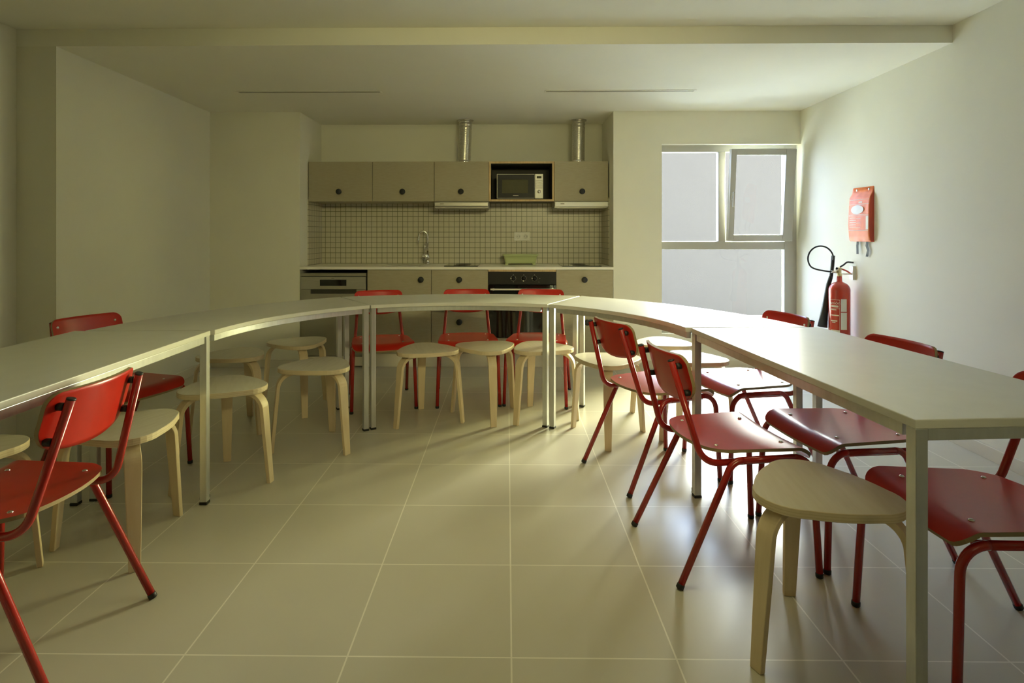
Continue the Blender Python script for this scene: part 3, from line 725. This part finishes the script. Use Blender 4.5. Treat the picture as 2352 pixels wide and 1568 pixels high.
def wrap_text(txt, size, ac, z, m, parent):
    me = text_mesh(txt, size); bm = bmesh.new(); bm.from_mesh(me); bmesh.ops.subdivide_edges(bm, edges=[e for e in bm.edges if e.calc_length() > .006], cuts=2); 
    for v in bm.verts:
        a = radians(ac)+v.co.x/r; zz = z+v.co.y; v.co = Vector(((r+.0014)*cos(a), (r+.0014)*sin(a), zz))
    bm.to_mesh(me); bm.free(); me.name = 'lettering'; me.materials.clear(); me.materials.append(m)
    o = bpy.data.objects.new('lettering', me); C.objects.link(o); o.parent = parent; return o
wrap_text('unión', .031, -143, .386, M_label, lb)
bars(lb, [(-165, -124, .364, .378)], M_label)

# ------------------------------------------------------------------ fire blanket pouch (on the right wall)
BY0, BY1 = 4.065, 4.300; bx = xr(4.22)-.002
t = thing('fire_blanket', 'orange-red fire blanket pouch hung on the right wall above the extinguisher', 'fire blanket', (bx, (BY0+BY1)/2, 1.115), radians(1.4))
hw = .118
sec = [(.385, .005), (.345, .012), (.312, .032), (.25, .039), (.12, .043), (.04, .041), (.010, .034), (0, .026)]   # (z, thickness out of the wall)
nU = 16; mb = MB(); fv = []
for z, d in sec:
    for j in range(nU+1):
        u = -1+2*j/nU; dd = d*(1-.10*(u*u))+(.0015*sin(9*u+z*40) if d > .02 else 0); fv.append((-dd, u*hw, z))
n = nU+1
mb.add(fv, [(i*n+j, i*n+j+1, (i+1)*n+j+1, (i+1)*n+j) for i in range(len(sec)-1) for j in range(nU)], 0, True)
bk = [(0, s*hw, z) for z, d in sec for s in (-1, 1)]; mb.add(bk, [(2*i, 2*i+2, 2*i+3, 2*i+1) for i in range(len(sec)-1)], 0)
for s, j in ((-1, 0), (1, nU)):
    vs = []
    for i, (z, d) in enumerate(sec): vs += [fv[i*n+j], (0, s*hw, z)]
    mb.add(vs, [(2*i, 2*i+1, 2*i+3, 2*i+2) for i in range(len(sec)-1)], 1)
vs = [fv[j] for j in range(n)]+[(0, -hw, sec[0][0]), (0, hw, sec[0][0])]
mb.add(vs, [tuple(range(n))+(n+1, n)], 0)
po = mb.build('pouch', [M_orange, M_orangeside], t)
def zdep(z):
    for (z1, d1), (z0, d0) in zip(sec, sec[1:]):
        if z0 <= z <= z1: return d0+(d1-d0)*(z-z0)/(z1-z0)
    return 0
def patch(name, outline, m, parent, off=.0022):
    # outline in (u along the wall, z); laid on the pouch front, subdivided across
    mb = MB(); vs = [(-(zdep(z)*(1-.10*(u/hw)**2)+off), u, z) for u, z in outline]; return mb.add(vs, [tuple(range(len(vs)))]).build(name, m, parent)
def strip(rows, m, name):
    mb = MB()
    for u0, u1, z0, z1 in rows:
        k = 6; vs = []
        for i in range(k+1):
            u = u0+(u1-u0)*i/k
            for z in (z0, z1): vs.append((-(zdep(z)*(1-.10*(u/hw)**2)+.0026), u, z))
        mb.add(vs, [(2*i, 2*i+2, 2*i+3, 2*i+1) for i in range(k)])
    return mb.build(name, m, po)
strip([(-.11, .11, .295, .298), (-.11, .11, .262, .265), (-.11, .11, .188, .191), (-.11, .11, .180, .182), (-.11, .11, .078, .081), (-.11, -.085, .085, .178), (-.04, .0, .272, .282)]
      + [(.02, .10, .165-k*.016, .169-k*.016) for k in range(5)]+[(-.03, .02, .160-k*.03, .163-k*.03) for k in range(3)], M_label, 'printed_lines')
ov = []
for i in range(24):
    a = 2*pi*i/24; ov.append((.012+.072*cos(a)*(1 if True else 0), .226+.032*sin(a)))
mb = MB(); mb.add([(-(zdep(.226)*(1)+.004), .012, .226)]+[(-(zdep(z)*(1-.10*(u/hw)**2)+.0034), u, z) for u, z in ov], [(0, i+1, (i+1) % 24+1) for i in range(24)]); mb.build('oval_label', M_paper, po)
strip([(-.02, .045, .231, .236), (-.035, .06, .219, .223)], M_silver, 'oval_lines') if False else None
for y in (-.068, .068): MB().lathe([(.010, 0), (.010, .002), (.006, .004), (0, .005)], 16, o=(-.006, y, .366), axis='X').build('hanging_stud', M_chrome, po)
for y, wob in ((.052, .004), (-.055, .016)):
    P = [(-.012, y, .003), (-.014, y+wob*.2, -.03), (-.016, y-wob, -.06), (-.013, y+wob*.2, -.09 if y > 0 else -.105)]
    mb = MB(); vs = []
    for p in P:
        for du, dx in ((-.0115, -.001), (.0115, -.001), (.0115, .001), (-.0115, .001)): vs.append((p[0]+dx, p[1]+du, p[2]))
    mb.add(vs, [(i*4+j, i*4+(j+1) % 4, i*4+4+(j+1) % 4, i*4+4+j) for i in range(3) for j in range(4)]+[(3, 2, 1, 0), (12, 13, 14, 15)])
    mb.build('hanging_strap', M_strap, t)

# ------------------------------------------------------------------ light
W = bpy.data.worlds.new('sky'); S.world = W; W.use_nodes = True
nt = W.node_tree; N = nt.nodes; L = nt.links; bg = N['Background']      # hazy sky: bright and warm toward +X, cooler toward -X
tc = N.new('ShaderNodeTexCoord'); sp = N.new('ShaderNodeSeparateXYZ'); mr = N.new('ShaderNodeMapRange'); cr = N.new('ShaderNodeValToRGB')
L.new(tc.outputs['Generated'], sp.inputs[0]); L.new(sp.outputs['X'], mr.inputs['Value'])
mr.inputs['From Min'].default_value = -1.; mr.inputs['From Max'].default_value = 1.
SKY = [(-.6, .056, (.74, .90, 1.40)), (-.1, .056, (.74, .90, 1.40)), (.26, .22, (.70, .92, 1.30)), (.47, 1., (.97, .96, .76)), (.74, .72, (.99, .95, .36))]
cr.color_ramp.interpolation = 'LINEAR'; el = cr.color_ramp.elements
while len(el) < len(SKY): el.new(.5)
for e_, (x_, k_, c_) in zip(el, SKY): e_.position = (x_+1)/2; e_.color = (c_[0]*k_, c_[1]*k_, c_[2]*k_, 1)
L.new(mr.outputs['Result'], cr.inputs['Fac']); L.new(cr.outputs['Color'], bg.inputs['Color']); bg.inputs['Strength'].default_value = 195.
def area(name, loc, target, sx, sy, power, col, portal=False, spread=180):
    l = bpy.data.lights.new(name, 'AREA'); l.shape = 'RECTANGLE'; l.size = sx; l.size_y = sy; l.energy = power; l.color = col
    o = bpy.data.objects.new(name, l); C.objects.link(o); o.location = loc
    o.rotation_euler = (Vector(target)-Vector(loc)).to_track_quat('-Z', 'Y').to_euler()
    l.spread = radians(spread)
    if portal: l.cycles.is_portal = True
    return o
area('window_portal', (1.90, 5.30, 1.13), (1.90, 0, 1.13), 1.25, 1.75, 1, (1, 1, 1), True)
area('fill_light', (.9, -1.0, 2.3), (-.3, 5.1, .9), 1.2, .5, 12, (1., .92, .44), spread=52)  # added warm fill aimed at the kitchen fronts, no real fixture
area('fill_light', (0, 1.95, 2.335), (0, 1.95, 0), 1.2, .6, 2.6, (1., .91, .45), spread=70)  # added overhead fill to lift the centre floor, no real fixture

# ------------------------------------------------------------------ camera
cam = bpy.data.cameras.new('camera'); co = bpy.data.objects.new('camera', cam); C.objects.link(co); S.camera = co
co.location = (0, 0, 1.16); co.rotation_euler = (radians(90), 0, .0122)
cam.sensor_fit = 'HORIZONTAL'; cam.sensor_width = 36.; cam.lens = 36.*1346/2352
cam.shift_x = (1176-1149)/2352; cam.shift_y = -(784-540)/2352
cam.clip_start = .05; cam.clip_end = 100
S.view_settings.view_transform = 'Standard'; S.view_settings.look = 'None'; S.view_settings.gamma = 1.; S.view_settings.exposure = -.12
S.view_settings.use_curve_mapping = False
S.cycles.use_denoising = True
try: S.cycles.denoiser = 'OPENIMAGEDENOISE'
except Exception: pass
S.cycles.max_bounces = 14; S.cycles.diffuse_bounces = 8; S.cycles.glossy_bounces = 6; S.cycles.transparent_max_bounces = 12
S.cycles.sample_clamp_indirect = 8.
